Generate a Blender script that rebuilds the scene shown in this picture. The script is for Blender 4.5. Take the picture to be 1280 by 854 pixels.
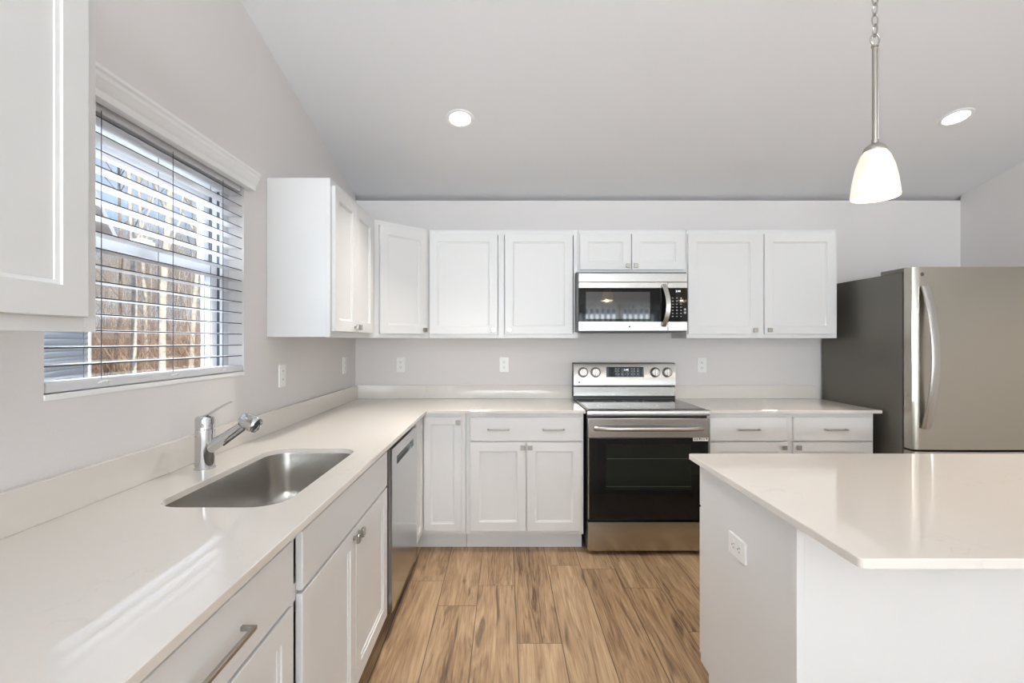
import bpy, bmesh, math, random
from mathutils import Vector, Matrix
for o in list(bpy.data.objects): bpy.data.objects.remove(o, do_unlink=True)
S = bpy.context.scene; COL = S.collection
PI = math.pi
H = 1.356                      # eye height
YW = 3.742                     # back wall
XL = -1.138                    # left wall
XR = 3.50                      # right wall
YR = -3.10                     # rear wall, behind the camera
ZC, SL, YRIDGE = 2.466, 0.22, 0.32   # ceiling height at the back wall, its pitch, the ridge

# ------------------------------------------------------------------ camera
cam = bpy.data.cameras.new('camera'); camo = bpy.data.objects.new('camera', cam); COL.objects.link(camo)
camo.location = (0, 0, H); camo.rotation_euler = (PI/2, 0, 0)
cam.sensor_width = 36; cam.lens = 610/1280*36; cam.shift_x = 10/1280; cam.shift_y = -1/1280
cam.clip_start = 0.02; cam.clip_end = 300
S.camera = camo
# ------------------------------------------------------------------ exposure
S.view_settings.view_transform = 'Standard'; S.view_settings.look = 'None'
S.view_settings.gamma = 1; S.view_settings.use_curve_mapping = False
S.view_settings.exposure = 0.17
# ------------------------------------------------------------------ sky
W = bpy.data.worlds.new('sky'); S.world = W; W.use_nodes = True
wn = W.node_tree; wn.nodes.clear()
def wnode(t, **k):
    n = wn.nodes.new(t)
    for a, v in k.items(): setattr(n, a, v)
    return n
wo = wnode('ShaderNodeOutputWorld'); wb = wnode('ShaderNodeBackground'); wt = wnode('ShaderNodeTexCoord')
wsx = wnode('ShaderNodeSeparateXYZ'); wr = wnode('ShaderNodeValToRGB'); wnz = wnode('ShaderNodeTexNoise'); wr2 = wnode('ShaderNodeValToRGB')
wm = wnode('ShaderNodeMixRGB')
wn.links.new(wt.outputs['Generated'], wsx.inputs[0]); wn.links.new(wsx.outputs['Z'], wr.inputs[0])
wr.color_ramp.elements[0].position = 0.0; wr.color_ramp.elements[0].color = (.50, .68, .90, 1)
wr.color_ramp.elements[1].position = 0.55; wr.color_ramp.elements[1].color = (.16, .38, .76, 1)
wnz.inputs['Scale'].default_value = 3.2; wnz.inputs['Detail'].default_value = 5
wn.links.new(wt.outputs['Generated'], wnz.inputs['Vector']); wn.links.new(wnz.outputs['Fac'], wr2.inputs[0])
wr2.color_ramp.elements[0].position = .52; wr2.color_ramp.elements[1].position = .78
wn.links.new(wr2.outputs[0], wm.inputs[0]); wn.links.new(wr.outputs[0], wm.inputs[1]); wm.inputs[2].default_value = (.92, .94, .97, 1)
wn.links.new(wm.outputs[0], wb.inputs[0]); wb.inputs[1].default_value = 1.05
wn.links.new(wb.outputs[0], wo.inputs[0])
# ------------------------------------------------------------------ sun, daylight at the sliding door, added fill lamps
sun = bpy.data.lights.new('sun', 'SUN'); sun.energy = 6.0; sun.angle = math.radians(.6); sun.color = (1, .93, .82)
suno = bpy.data.objects.new('sun', sun); COL.objects.link(suno)
suno.rotation_euler = Vector((-.55, .50, -.60)).to_track_quat('-Z', 'Y').to_euler()
def area(name, loc, d, sx, sy, e, col, shape='RECTANGLE', spread=PI):
    l = bpy.data.lights.new(name, 'AREA'); l.shape = shape; l.size = sx
    if shape in ('RECTANGLE', 'ELLIPSE'): l.size_y = sy
    l.energy = e; l.color = col; l.spread = spread
    o = bpy.data.objects.new(name, l); COL.objects.link(o); o.location = loc
    o.rotation_euler = Vector(d).to_track_quat('-Z', 'Y').to_euler(); return o
SLIDER = (1.45, 3.25, 0.03, 2.06)          # sliding door behind the camera
ADDEDWIN = (-0.75, 0.95, 0.85, 2.06)        # added opening behind the camera, put in for more light
area('door_daylight', ((SLIDER[0]+SLIDER[1])/2, YR-.20, 1.05), (0, .9, .5), 1.8, 2.0, 60, (.88, .95, 1))
area('rear_fill', ((ADDEDWIN[0]+ADDEDWIN[1])/2, YR-.20, 1.46), (0, .34, 1), 1.7, 1.2, 290, (.88, .95, 1))  # added fill lamp, tipped up so the ceiling bounces it
area('kitchen_window_fill', (-1.95, 1.67, 2.55), (1, 0, -.75), 1.2, .9, 150, (.86, .94, 1))  # added lamp above the sink window, out of sight, boosts the light inside
CAN_E, CAN_COL = 8.0, (1, .93, .84)
PEND_E, PEND_COL = 5.0, (1, .76, .50)

# ------------------------------------------------------------------ materials
def new_mat(name):
    m = bpy.data.materials.new(name); m.use_nodes = True
    return m, m.node_tree, m.node_tree.nodes['Principled BSDF']
def pbr(name, col, rough=.5, metal=0., spec=None, coat=0., aniso=0., emit=None, bump=None, var=None, trans=0., ior=None):
    m, nt, b = new_mat(name)
    b.inputs['Base Color'].default_value = (*col, 1); b.inputs['Roughness'].default_value = rough
    b.inputs['Metallic'].default_value = metal
    if spec is not None: b.inputs['Specular IOR Level'].default_value = spec
    if coat: b.inputs['Coat Weight'].default_value = coat; b.inputs['Coat Roughness'].default_value = .05
    if aniso: b.inputs['Anisotropic'].default_value = aniso
    if trans: b.inputs['Transmission Weight'].default_value = trans
    if ior: b.inputs['IOR'].default_value = ior
    if emit: b.inputs['Emission Color'].default_value = (*emit[0], 1); b.inputs['Emission Strength'].default_value = emit[1]
    tc = nt.nodes.new('ShaderNodeTexCoord')
    if bump:
        n = nt.nodes.new('ShaderNodeTexNoise'); n.inputs['Scale'].default_value = bump[0]; n.inputs['Detail'].default_value = 3
        mp = nt.nodes.new('ShaderNodeMapping'); mp.inputs['Scale'].default_value = bump[2] if len(bump) > 2 else (1, 1, 1)
        nt.links.new(tc.outputs['Object'], mp.inputs[0]); nt.links.new(mp.outputs[0], n.inputs['Vector'])
        bp = nt.nodes.new('ShaderNodeBump'); bp.inputs['Strength'].default_value = bump[1]; bp.inputs['Distance'].default_value = .002
        nt.links.new(n.outputs['Fac'], bp.inputs['Height']); nt.links.new(bp.outputs[0], b.inputs['Normal'])
    if var:
        n = nt.nodes.new('ShaderNodeTexNoise'); n.inputs['Scale'].default_value = var[0]; n.inputs['Detail'].default_value = 6
        r = nt.nodes.new('ShaderNodeValToRGB'); r.color_ramp.elements[0].color = (*[c*(1-var[1]) for c in col], 1)
        r.color_ramp.elements[1].color = (*[min(1, c*(1+var[1])) for c in col], 1)
        r.color_ramp.elements[0].position = .3; r.color_ramp.elements[1].position = .7
        mp = nt.nodes.new('ShaderNodeMapping'); mp.inputs['Scale'].default_value = var[2] if len(var) > 2 else (1, 1, 1)
        nt.links.new(tc.outputs['Object'], mp.inputs[0]); nt.links.new(mp.outputs[0], n.inputs['Vector'])
        nt.links.new(n.outputs['Fac'], r.inputs[0]); nt.links.new(r.outputs[0], b.inputs['Base Color'])
    return m
M = {}
M['wall'] = pbr('wall_paint', (.735, .705, .69), .75, bump=(170, .22))
M['ceiling'] = pbr('ceiling_paint', (.79, .79, .80), .8, bump=(120, .25))
M['cab'] = pbr('cabinet_white', (.745, .743, .735), .36, bump=(300, .02))
M['white'] = pbr('trim_white', (.85, .85, .84), .4, bump=(200, .02))
M['plastic'] = pbr('outlet_plastic', (.86, .85, .83), .3, var=(20, .01))
M['slot'] = pbr('slot_dark', (.05, .045, .04), .5, var=(60, .1))
M['blind'] = pbr('blind_white', (.70, .70, .715), .42, bump=(60, .02))
M['blindedge_shade'] = pbr('slat_edge_shade', (.035, .032, .035), .6, var=(30, .1))  # dark shading of the slats' room-side edges, put into the colour
M['cord'] = pbr('cord_grey', (.10, .10, .11), .7, var=(90, .2))
M['clear'] = pbr('clear_plastic', (.9, .9, .9), .15, var=(30, .02))
M['vinyl'] = pbr('window_vinyl', (.72, .74, .78), .35, var=(8, .02))
M['vinyldark'] = pbr('track_dark', (.10, .11, .13), .5, var=(8, .1))
M['steel'] = pbr('brushed_steel', (.53, .515, .49), .27, 1., aniso=.55, bump=(40, .03, (1, 40, 40)))
M['steelv'] = pbr('brushed_steel_door', (.465, .44, .385), .22, 1., aniso=.5, bump=(40, .02, (1, 40, 40)))
M['sink'] = pbr('sink_steel', (.56, .54, .51), .26, 1., bump=(60, .04, (20, 1, 20)))
M['dwsteel'] = pbr('dishwasher_steel', (.50, .50, .50), .16, 1., bump=(40, .02, (1, 40, 40)))
M['chrome'] = pbr('chrome', (.62, .62, .63), .06, 1., var=(5, .01))
M['nickel'] = pbr('satin_nickel', (.43, .41, .375), .3, 1., var=(40, .03))
M['graphite'] = pbr('fridge_side_grey', (.16, .15, .13), .38, .55, bump=(260, .06))
M['blackglass'] = pbr('black_glass', (.008, .008, .008), .04, 0, spec=.32, var=(4, .05))
M['ovenglass'] = pbr('oven_glass', (.012, .015, .011), .05, 0, spec=.3, var=(4, .05))
M['cooktop'] = pbr('cooktop_glass', (.025, .023, .022), .10, 0, spec=.5, var=(300, .15))
M['black'] = pbr('black_plastic', (.018, .018, .018), .4, var=(30, .1))
M['charcoal'] = pbr('charcoal_metal', (.10, .10, .10), .4, .5, var=(30, .05))
M['mwglass'] = pbr('microwave_window', (.03, .03, .031), .03, 0, spec=1., coat=1., var=(4, .05))
M['btn'] = pbr('button_marks', (.42, .42, .42), .5, var=(30, .05))
M['digit'] = pbr('display_digits', (.9, .95, 1), .5, emit=((.85, .92, 1), 1.2), var=(30, .02))
M['sticker'] = pbr('paper_sticker', (.82, .81, .78), .6, var=(30, .02))
M['dark'] = pbr('cavity_dark', (.02, .02, .02), .8, var=(30, .1))
M['lens'] = pbr('can_light_lens', (1, .97, .9), .5, emit=((1, .93, .82), 5.), var=(10, .01))
M['grass'] = pbr('leaf_litter', (.30, .22, .15), .95, var=(6, .4))
M['bark'] = pbr('bark_brown', (.33, .245, .18), .9, var=(14, .35))
M['palebark'] = pbr('bark_pale', (.60, .53, .44), .9, var=(10, .3))
M['twig'] = pbr('twigs', (.40, .28, .20), .95, var=(3, .35))
M['roof'] = pbr('shingle', (.16, .15, .15), .9, var=(12, .2))
M['wood'] = pbr('door_wood', (.22, .13, .08), .5, var=(6, .25, (10, 10, 1)))
M['label'] = pbr('black_print', (.06, .06, .06), .6, var=(30, .05))

# shade glass of the pendants: frosted white glass lit by the bulb inside
m, nt, b = new_mat('frosted_shade'); M['shade'] = m
b.inputs['Base Color'].default_value = (.55, .53, .48, 1); b.inputs['Roughness'].default_value = .35
tcn = nt.nodes.new('ShaderNodeTexCoord'); sx_ = nt.nodes.new('ShaderNodeSeparateXYZ'); nt.links.new(tcn.outputs['Generated'], sx_.inputs[0])
rp = nt.nodes.new('ShaderNodeValToRGB'); nz_ = nt.nodes.new('ShaderNodeTexNoise'); nz_.inputs['Scale'].default_value = 2.0
nt.links.new(tcn.outputs['Generated'], nz_.inputs['Vector']); nt.links.new(nz_.outputs['Fac'], rp.inputs[0])
rp.color_ramp.elements[0].position = .35; rp.color_ramp.elements[0].color = (1, .74, .40, 1)
rp.color_ramp.elements[1].position = .65; rp.color_ramp.elements[1].color = (1, .93, .80, 1)
nt.links.new(rp.outputs[0], b.inputs['Emission Color']); b.inputs['Emission Strength'].default_value = .62

# window pane: clear, with a faint mirror reflection
m, nt, b = new_mat('window_glass'); M['glass'] = m; nt.nodes.remove(b)
out = nt.nodes['Material Output']; tr = nt.nodes.new('ShaderNodeBsdfTransparent'); gl = nt.nodes.new('ShaderNodeBsdfGlossy')
gl.inputs['Roughness'].default_value = .01; mx = nt.nodes.new('ShaderNodeMixShader'); mx.inputs[0].default_value = .05; nt.links.new(tr.outputs[0], mx.inputs[1])
nt.links.new(gl.outputs[0], mx.inputs[2]); nt.links.new(mx.outputs[0], out.inputs[0])

# translucent vertical-blind vanes
m, nt, b = new_mat('vane_fabric'); M['vane'] = m; nt.nodes.remove(b)
out = nt.nodes['Material Output']; tl = nt.nodes.new('ShaderNodeBsdfTranslucent'); df = nt.nodes.new('ShaderNodeBsdfDiffuse')
tl.inputs[0].default_value = (.9, .9, .88, 1); df.inputs[0].default_value = (.85, .85, .83, 1)
mx = nt.nodes.new('ShaderNodeMixShader'); mx.inputs[0].default_value = .5
nt.links.new(tl.outputs[0], mx.inputs[1]); nt.links.new(df.outputs[0], mx.inputs[2]); nt.links.new(mx.outputs[0], out.inputs[0])

# quartz worktop: warm white with sparse faint veins
def quartz():
    m, nt, b = new_mat('quartz'); L = nt.links.new
    b.inputs['Roughness'].default_value = .045; b.inputs['Specular IOR Level'].default_value = .75
    g = nt.nodes.new('ShaderNodeNewGeometry')
    n1 = nt.nodes.new('ShaderNodeTexNoise'); n1.inputs['Scale'].default_value = 5.5; n1.inputs['Detail'].default_value = 7; n1.inputs['Distortion'].default_value = 1.6
    n2 = nt.nodes.new('ShaderNodeTexNoise'); n2.inputs['Scale'].default_value = 2.2; n2.inputs['Detail'].default_value = 2
    L(g.outputs['Position'], n1.inputs['Vector']); L(g.outputs['Position'], n2.inputs['Vector'])
    r = nt.nodes.new('ShaderNodeValToRGB'); cr = r.color_ramp
    cr.elements[0].position = .485; cr.elements[0].color = (0, 0, 0, 1)
    cr.elements[1].position = .515; cr.elements[1].color = (0, 0, 0, 1)
    e = cr.elements.new(.50); e.color = (1, 1, 1, 1)
    L(n1.outputs['Fac'], r.inputs[0])
    r2 = nt.nodes.new('ShaderNodeValToRGB'); r2.color_ramp.elements[0].position = .56; r2.color_ramp.elements[1].position = .72
    L(n2.outputs['Fac'], r2.inputs[0])
    mu = nt.nodes.new('ShaderNodeMath'); mu.operation = 'MULTIPLY'; L(r.outputs[0], mu.inputs[0]); L(r2.outputs[0], mu.inputs[1])
    mu2 = nt.nodes.new('ShaderNodeMath'); mu2.operation = 'MULTIPLY'; mu2.inputs[1].default_value = .28; L(mu.outputs[0], mu2.inputs[0])
    mi = nt.nodes.new('ShaderNodeMixRGB'); mi.inputs[1].default_value = (.745, .70, .645, 1); mi.inputs[2].default_value = (.42, .36, .30, 1)
    L(mu2.outputs[0], mi.inputs[0]); L(mi.outputs[0], b.inputs['Base Color']); return m
M['quartz'] = quartz()

# plank floor running towards the back wall
def planks():
    m, nt, b = new_mat('oak_planks'); L = nt.links.new; N = nt.nodes.new
    def math_(op, a, c=None):
        n = N('ShaderNodeMath'); n.operation = op
        for i, v in enumerate((a, c)):
            if v is None: continue
            if isinstance(v, (int, float)): n.inputs[i].default_value = v
            else: L(v, n.inputs[i])
        return n.outputs[0]
    def comb(x, y, z):
        n = N('ShaderNodeCombineXYZ')
        for i, v in enumerate((x, y, z)):
            if isinstance(v, (int, float)): n.inputs[i].default_value = v
            else: L(v, n.inputs[i])
        return n.outputs[0]
    g = N('ShaderNodeNewGeometry'); s = N('ShaderNodeSeparateXYZ'); L(g.outputs['Position'], s.inputs[0])
    u = math_('DIVIDE', math_('ADD', s.outputs[0], 10.06-.12), .2); k = math_('FLOOR', u); fu = math_('SUBTRACT', u, k)
    wn1 = N('ShaderNodeTexWhiteNoise'); wn1.noise_dimensions = '1D'; L(k, wn1.inputs['W'])
    v = math_('DIVIDE', math_('ADD', math_('ADD', s.outputs[1], 20), math_('MULTIPLY', wn1.outputs['Value'], 1.22)), 1.22)
    q = math_('FLOOR', v); fv = math_('SUBTRACT', v, q)
    wn2 = N('ShaderNodeTexWhiteNoise'); wn2.noise_dimensions = '2D'; L(comb(k, q, 0), wn2.inputs['Vector']); rid = wn2.outputs['Value']
    # large figure of the grain
    c1 = comb(math_('MULTIPLY', s.outputs[0], 10), math_('ADD', math_('MULTIPLY', s.outputs[1], .75), math_('MULTIPLY', rid, 41)), math_('MULTIPLY', rid, 23))
    n1 = N('ShaderNodeTexNoise'); n1.inputs['Scale'].default_value = 1; n1.inputs['Detail'].default_value = 6; n1.inputs['Distortion'].default_value = .9; L(c1, n1.inputs['Vector'])
    # growth rings: bands of the distorted noise
    ring = math_('FRACT', math_('MULTIPLY', n1.outputs['Fac'], 9))
    ring = math_('ABSOLUTE', math_('SUBTRACT', ring, .5))
    c2 = comb(math_('MULTIPLY', s.outputs[0], 150), math_('ADD', math_('MULTIPLY', s.outputs[1], 5), math_('MULTIPLY', rid, 17)), 0)
    n2 = N('ShaderNodeTexNoise'); n2.inputs['Scale'].default_value = 1; n2.inputs['Detail'].default_value = 4; L(c2, n2.inputs['Vector'])
    c3 = comb(math_('MULTIPLY', s.outputs[0], 14), math_('ADD', math_('MULTIPLY', s.outputs[1], 1.8), math_('MULTIPLY', rid, 71)), math_('MULTIPLY', rid, 5))
    n3 = N('ShaderNodeTexNoise'); n3.inputs['Scale'].default_value = 1; n3.inputs['Detail'].default_value = 3; n3.inputs['Distortion'].default_value = 1.5; L(c3, n3.inputs['Vector'])
    t = math_('ADD', math_('MULTIPLY', n1.outputs['Fac'], .55), math_('MULTIPLY', n2.outputs['Fac'], .46))
    t = math_('ADD', t, math_('MULTIPLY', ring, .24)); t = math_('ADD', t, math_('MULTIPLY', math_('SUBTRACT', rid, .5), .12))
    r = N('ShaderNodeValToRGB'); cr = r.color_ramp
    cr.elements[0].position = .34; cr.elements[0].color = (.11, .062, .032, 1)
    cr.elements[1].position = .80; cr.elements[1].color = (.60, .43, .265, 1)
    e = cr.elements.new(.52); e.color = (.345, .216, .117, 1)
    L(t, r.inputs[0])
    rk = N('ShaderNodeValToRGB'); rk.color_ramp.elements[0].position = .60; rk.color_ramp.elements[1].position = .72; L(n3.outputs['Fac'], rk.inputs[0])
    mk = N('ShaderNodeMixRGB'); L(math_('MULTIPLY', rk.outputs[0], .8), mk.inputs[0]); L(r.outputs[0], mk.inputs[1]); mk.inputs[2].default_value = (.10, .055, .03, 1)
    eu = math_('MINIMUM', fu, math_('SUBTRACT', 1, fu)); ev = math_('MINIMUM', fv, math_('SUBTRACT', 1, fv))
    seam = math_('MAXIMUM', math_('LESS_THAN', eu, .010), math_('LESS_THAN', ev, .0014))
    ms = N('ShaderNodeMixRGB'); L(math_('MULTIPLY', seam, .9), ms.inputs[0]); L(mk.outputs[0], ms.inputs[1]); ms.inputs[2].default_value = (.07, .04, .025, 1)
    L(ms.outputs[0], b.inputs['Base Color']); b.inputs['Roughness'].default_value = .42
    bp = N('ShaderNodeBump'); bp.inputs['Strength'].default_value = .15; bp.inputs['Distance'].default_value = .002
    L(math_('SUBTRACT', n2.outputs['Fac'], seam), bp.inputs['Height']); L(bp.outputs[0], b.inputs['Normal'])
    return m
M['floor'] = planks()

# lap siding of the neighbouring house
m, nt, b = new_mat('lap_siding'); M['siding'] = m
b.inputs['Base Color'].default_value = (.78, .80, .80, 1); b.inputs['Roughness'].default_value = .6

# ------------------------------------------------------------------ mesh helpers
class MB:
    def __init__(self): self.bm = bmesh.new()
    def merge(self, t, mi=0):
        for f in t.faces: f.material_index = mi
        me = bpy.data.meshes.new('tmp'); t.to_mesh(me); t.free(); self.bm.from_mesh(me); bpy.data.meshes.remove(me); return self
    def box(self, x0, x1, y0, y1, z0, z1, bev=0, seg=2, mi=0):
        t = bmesh.new(); bmesh.ops.create_cube(t, size=1)
        for v in t.verts: v.co = Vector(((x0+x1)/2+v.co.x*(x1-x0), (y0+y1)/2+v.co.y*(y1-y0), (z0+z1)/2+v.co.z*(z1-z0)))
        if bev: bmesh.ops.bevel(t, geom=t.edges[:], offset=bev, segments=seg, affect='EDGES', profile=.5)
        t.normal_update()
        for f in t.faces: f.smooth = max(abs(c) for c in f.normal) < .9995
        return self.merge(t, mi)
    def loops(self, ls, cap0=True, cap1=True, mi=0, closed=True, flat=False):
        t = bmesh.new(); R = [[t.verts.new(p) for p in l] for l in ls]; n = len(R[0])
        for a, b in zip(R, R[1:]):
            for i in range(n if closed else n-1):
                j = (i+1) % n
                t.faces.new((a[i], a[j], b[j], b[i])).smooth = True
        if cap0: t.faces.new(R[0][::-1])
        if cap1: t.faces.new(R[-1])
        bmesh.ops.recalc_face_normals(t, faces=t.faces[:])
        if flat:
            t.normal_update()
            for f in t.faces: f.smooth = max(abs(c) for c in f.normal) < .9995
        return self.merge(t, mi)
    def lathe(self, prof, c=(0, 0, 0), ax=(0, 0, 1), n=32, cap0=True, cap1=True, mi=0):
        q = Vector(ax).normalized().to_track_quat('Z', 'Y'); c = Vector(c)
        ls = [[c + q @ Vector((r*math.cos(2*PI*i/n), r*math.sin(2*PI*i/n), z)) for i in range(n)] for r, z in prof]
        return self.loops(ls, cap0, cap1, mi)
    def sweep(self, pts, prof, up=(0, 0, 1), mi=0, closed_path=False):
        """prof: function(i, t) or list of (side, up) offsets"""
        pts = [Vector(p) for p in pts]; ls = []; up = Vector(up); n = len(pts)
        for i, p in enumerate(pts):
            if closed_path: d = pts[(i+1) % n]-pts[i-1]
            else: d = pts[min(i+1, n-1)]-pts[max(i-1, 0)]
            d.normalize(); s = d.cross(up)
            if s.length < 1e-4: s = d.cross(Vector((1, 0, 0)))
            s.normalize(); u = s.cross(d).normalized()
            pr = prof(i, i/(n-1)) if callable(prof) else prof
            ls.append([p+s*a+u*b for a, b in pr])
        if closed_path: ls.append(ls[0]); return self.loops(ls, False, False, mi)
        return self.loops(ls, True, True, mi)
    def tube(self, pts, r, n=12, mi=0, closed_path=False, up=(0, 0, 1)):
        f = (lambda i, t: [((r(t) if callable(r) else r)*math.cos(2*PI*k/n), (r(t) if callable(r) else r)*math.sin(2*PI*k/n)) for k in range(n)])
        return self.sweep(pts, f, up, mi, closed_path)
    def poly_prism(self, outer, holes, f, d0, d1, mi=0):
        """outer/holes in 2-D, f(a, b, d) -> 3-D point; solid between d0 and d1"""
        t = bmesh.new()
        for d in (d0, d1):
            es = []
            for l in [outer]+holes:
                vs = [t.verts.new(f(a, b, d)) for a, b in l]
                es += [t.edges.new((vs[i], vs[(i+1) % len(vs)])) for i in range(len(vs))]
            bmesh.ops.triangle_fill(t, use_beauty=True, edges=es)
        for l in [outer]+holes:
            n = len(l); A = [t.verts.new(f(a, b, d0)) for a, b in l]; B = [t.verts.new(f(a, b, d1)) for a, b in l]
            for i in range(n):
                j = (i+1) % n; t.faces.new((A[i], A[j], B[j], B[i]))
        bmesh.ops.remove_doubles(t, verts=t.verts[:], dist=1e-6)
        bmesh.ops.recalc_face_normals(t, faces=t.faces[:])
        return self.merge(t, mi)
    def xf(self, mat):
        self.bm.transform(mat); return self
    def build(self, name, mat, parent=None, origin=None, smooth=35):
        me = bpy.data.meshes.new(name)
        if origin is not None: self.bm.transform(Matrix.Translation(-Vector(origin)))
        self.bm.to_mesh(me); self.bm.free()
        for m in (mat if isinstance(mat, (list, tuple)) else [mat]): me.materials.append(m)
        if smooth:
            sm_ = [p.use_smooth for p in me.polygons]
            me.set_sharp_from_angle(angle=math.radians(smooth))
            me.polygons.foreach_set('use_smooth', sm_)
        o = bpy.data.objects.new(name, me); COL.objects.link(o)
        if parent is not None: o.parent = parent
        elif origin is not None: o.location = origin
        return o
def tag(o, label=None, cat=None, group=None, kind=None):
    if label: o['label'] = label
    if cat: o['category'] = cat
    if group: o['group'] = group
    if kind: o['kind'] = kind
    return o
def thing(name, label, cat, loc=(0, 0, 0), rz=0, group=None):
    o = bpy.data.objects.new(name, None); COL.objects.link(o); o.location = loc; o.rotation_euler = (0, 0, rz)
    o.empty_display_size = .1
    return tag(o, label, cat, group)
def struct(mb, name, mat, smooth=35): return tag(mb.build(name, mat, smooth=smooth), kind='structure')
def rrect(x0, x1, y0, y1, r, n=8):
    pts = []
    for cx, cy, a in ((x1-r, y1-r, 0), (x0+r, y1-r, 90), (x0+r, y0+r, 180), (x1-r, y0+r, 270)):
        for i in range(n+1):
            t = math.radians(a+90*i/n); pts.append((cx+r*math.cos(t), cy+r*math.sin(t)))
    return pts
def offset_poly(p, d):
    """inset a counter-clockwise polygon by d (mitred)"""
    n = len(p); out = []
    for i in range(n):
        a, b, c = Vector(p[i-1]), Vector(p[i]), Vector(p[(i+1) % n])
        e1 = (b-a).normalized(); e2 = (c-b).normalized()
        n1 = Vector((-e1.y, e1.x)); n2 = Vector((-e2.y, e2.x)); k = (n1+n2)
        k = k/max(.2, (1+n1.dot(n2))); q = b+k*d; out.append((q.x, q.y))
    return out
def text_mesh(s, size, mat, name, parent, loc, rot=(PI/2, 0, 0), depth=.0004):
    cu = bpy.data.curves.new(name, 'FONT'); cu.body = s; cu.size = size; cu.align_x = 'CENTER'; cu.align_y = 'CENTER'; cu.extrude = depth
    t = bpy.data.objects.new('tmp_text', cu); COL.objects.link(t)
    dg = bpy.context.evaluated_depsgraph_get(); me = bpy.data.meshes.new_from_object(t.evaluated_get(dg))
    bpy.data.objects.remove(t); bpy.data.curves.remove(cu)
    me.name = name; me.materials.clear(); me.materials.append(mat)
    me.transform(Matrix.LocRotScale(Vector(loc), __import__('mathutils').Euler(rot), None))
    o = bpy.data.objects.new(name, me); COL.objects.link(o); o.parent = parent; return o

# ------------------------------------------------------------------ room shell
T = .16
def ceil_z(y): return ZC+SL*(YW-y) if y > YRIDGE else ZC+SL*(YW-YRIDGE)-SL*(YRIDGE-y)
ZRIDGE = ceil_z(YRIDGE+1e-6); ZREAR = ceil_z(YR)
struct(MB().box(XL-T, XR+T, YR-T, YW+T, -.06, 0), 'floor', M['floor'])
prof = [(YW+T, ZC-SL*T), (YW+T, ZC-SL*T+.14), (YRIDGE, ZRIDGE+.14), (YR-T, ZREAR-SL*T+.14), (YR-T, ZREAR-SL*T), (YRIDGE, ZRIDGE)]
struct(MB().poly_prism(prof, [], lambda a, b, d: (d, a, b), XL-T-.3, XR+T+.3), 'ceiling', M['ceiling'], smooth=0)
struct(MB().box(XL-T, XR+T, YW, YW+T, 0, ZC-SL*T), 'wall_back', M['wall'])
WY0, WY1, WZ0, WZ1 = 1.207, 2.136, 1.212, 2.045         # window opening in the left wall
side = [(YW, 0), (YW, ZC), (YRIDGE, ZRIDGE), (YR, ZREAR), (YR, 0)]
struct(MB().poly_prism(side, [[(WY0, WZ0), (WY1, WZ0), (WY1, WZ1), (WY0, WZ1)]], lambda a, b, d: (d, a, b), XL-T, XL), 'wall_left', M['wall'], smooth=0)
struct(MB().poly_prism(side, [], lambda a, b, d: (d, a, b), XR, XR+T), 'wall_right', M['wall'], smooth=0)
rw = [(XL-T, 0), (XR+T, 0), (XR+T, ZREAR-SL*T), (XL-T, ZREAR-SL*T)]
def rect(x0, x1, z0, z1): return [(x0, z0), (x1, z0), (x1, z1), (x0, z1)]
struct(MB().poly_prism(rw, [rect(*SLIDER), rect(*ADDEDWIN)], lambda a, b, d: (a, d, b), YR-T, YR), 'wall_rear', M['wall'], smooth=0)
struct(MB().box(XR-.014, XR, YR, 2.6, 0, .09, .003), 'baseboard_right', M['white'])
b_ = MB().box(XL, SLIDER[0]-.08, YR, YR+.014, 0, .09, .003); struct(b_, 'baseboard_rear', M['white'])
# sliding door frame (behind the camera, seen only in reflections), then the added window's frame
d_ = MB(); x0, x1, z0, z1 = SLIDER
for a in ((x0, x0+.06, z0, z1), (x1-.06, x1, z0, z1), (x0, x1, z1-.06, z1), (x0, x1, z0, z0+.07), ((x0+x1)/2-.05, (x0+x1)/2+.05, z0, z1)):
    d_.box(a[0], a[1], YR-.11, YR-.05, a[2], a[3], .004)
struct(d_, 'door_1', M['white'])
d_ = MB(); x0, x1, z0, z1 = ADDEDWIN
for a in ((x0, x0+.05, z0, z1), (x1-.05, x1, z0, z1), (x0, x1, z1-.05, z1), (x0, x1, z0, z0+.05), ((x0+x1)/2-.04, (x0+x1)/2+.04, z0, z1)):
    d_.box(a[0], a[1], YR-.11, YR-.05, a[2], a[3], .004)
struct(d_, 'added_window', M['white'])
# vertical blind over the sliding door
vb = thing('vertical_blind', 'white vertical blind over the sliding door behind the viewer', 'blind', ((SLIDER[0]+SLIDER[1])/2, YR+.06, 0))
MB().box(-.98, .98, -.05, .05, 2.08, 2.15, .006).build('headrail', M['white'], vb)
v_ = MB()
for i in range(17):
    xx = -.88+i*.11; a = math.radians(68)
    t = MB().box(-.044, .044, -.0008, .0008, .06, 2.08).xf(Matrix.Translation((xx, 0, 0)) @ Matrix.Rotation(a, 4, 'Z'))
    me = bpy.data.meshes.new('t'); t.bm.to_mesh(me); v_.bm.from_mesh(me); bpy.data.meshes.remove(me)
v_.build('vanes', M['vane'], vb)

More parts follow.
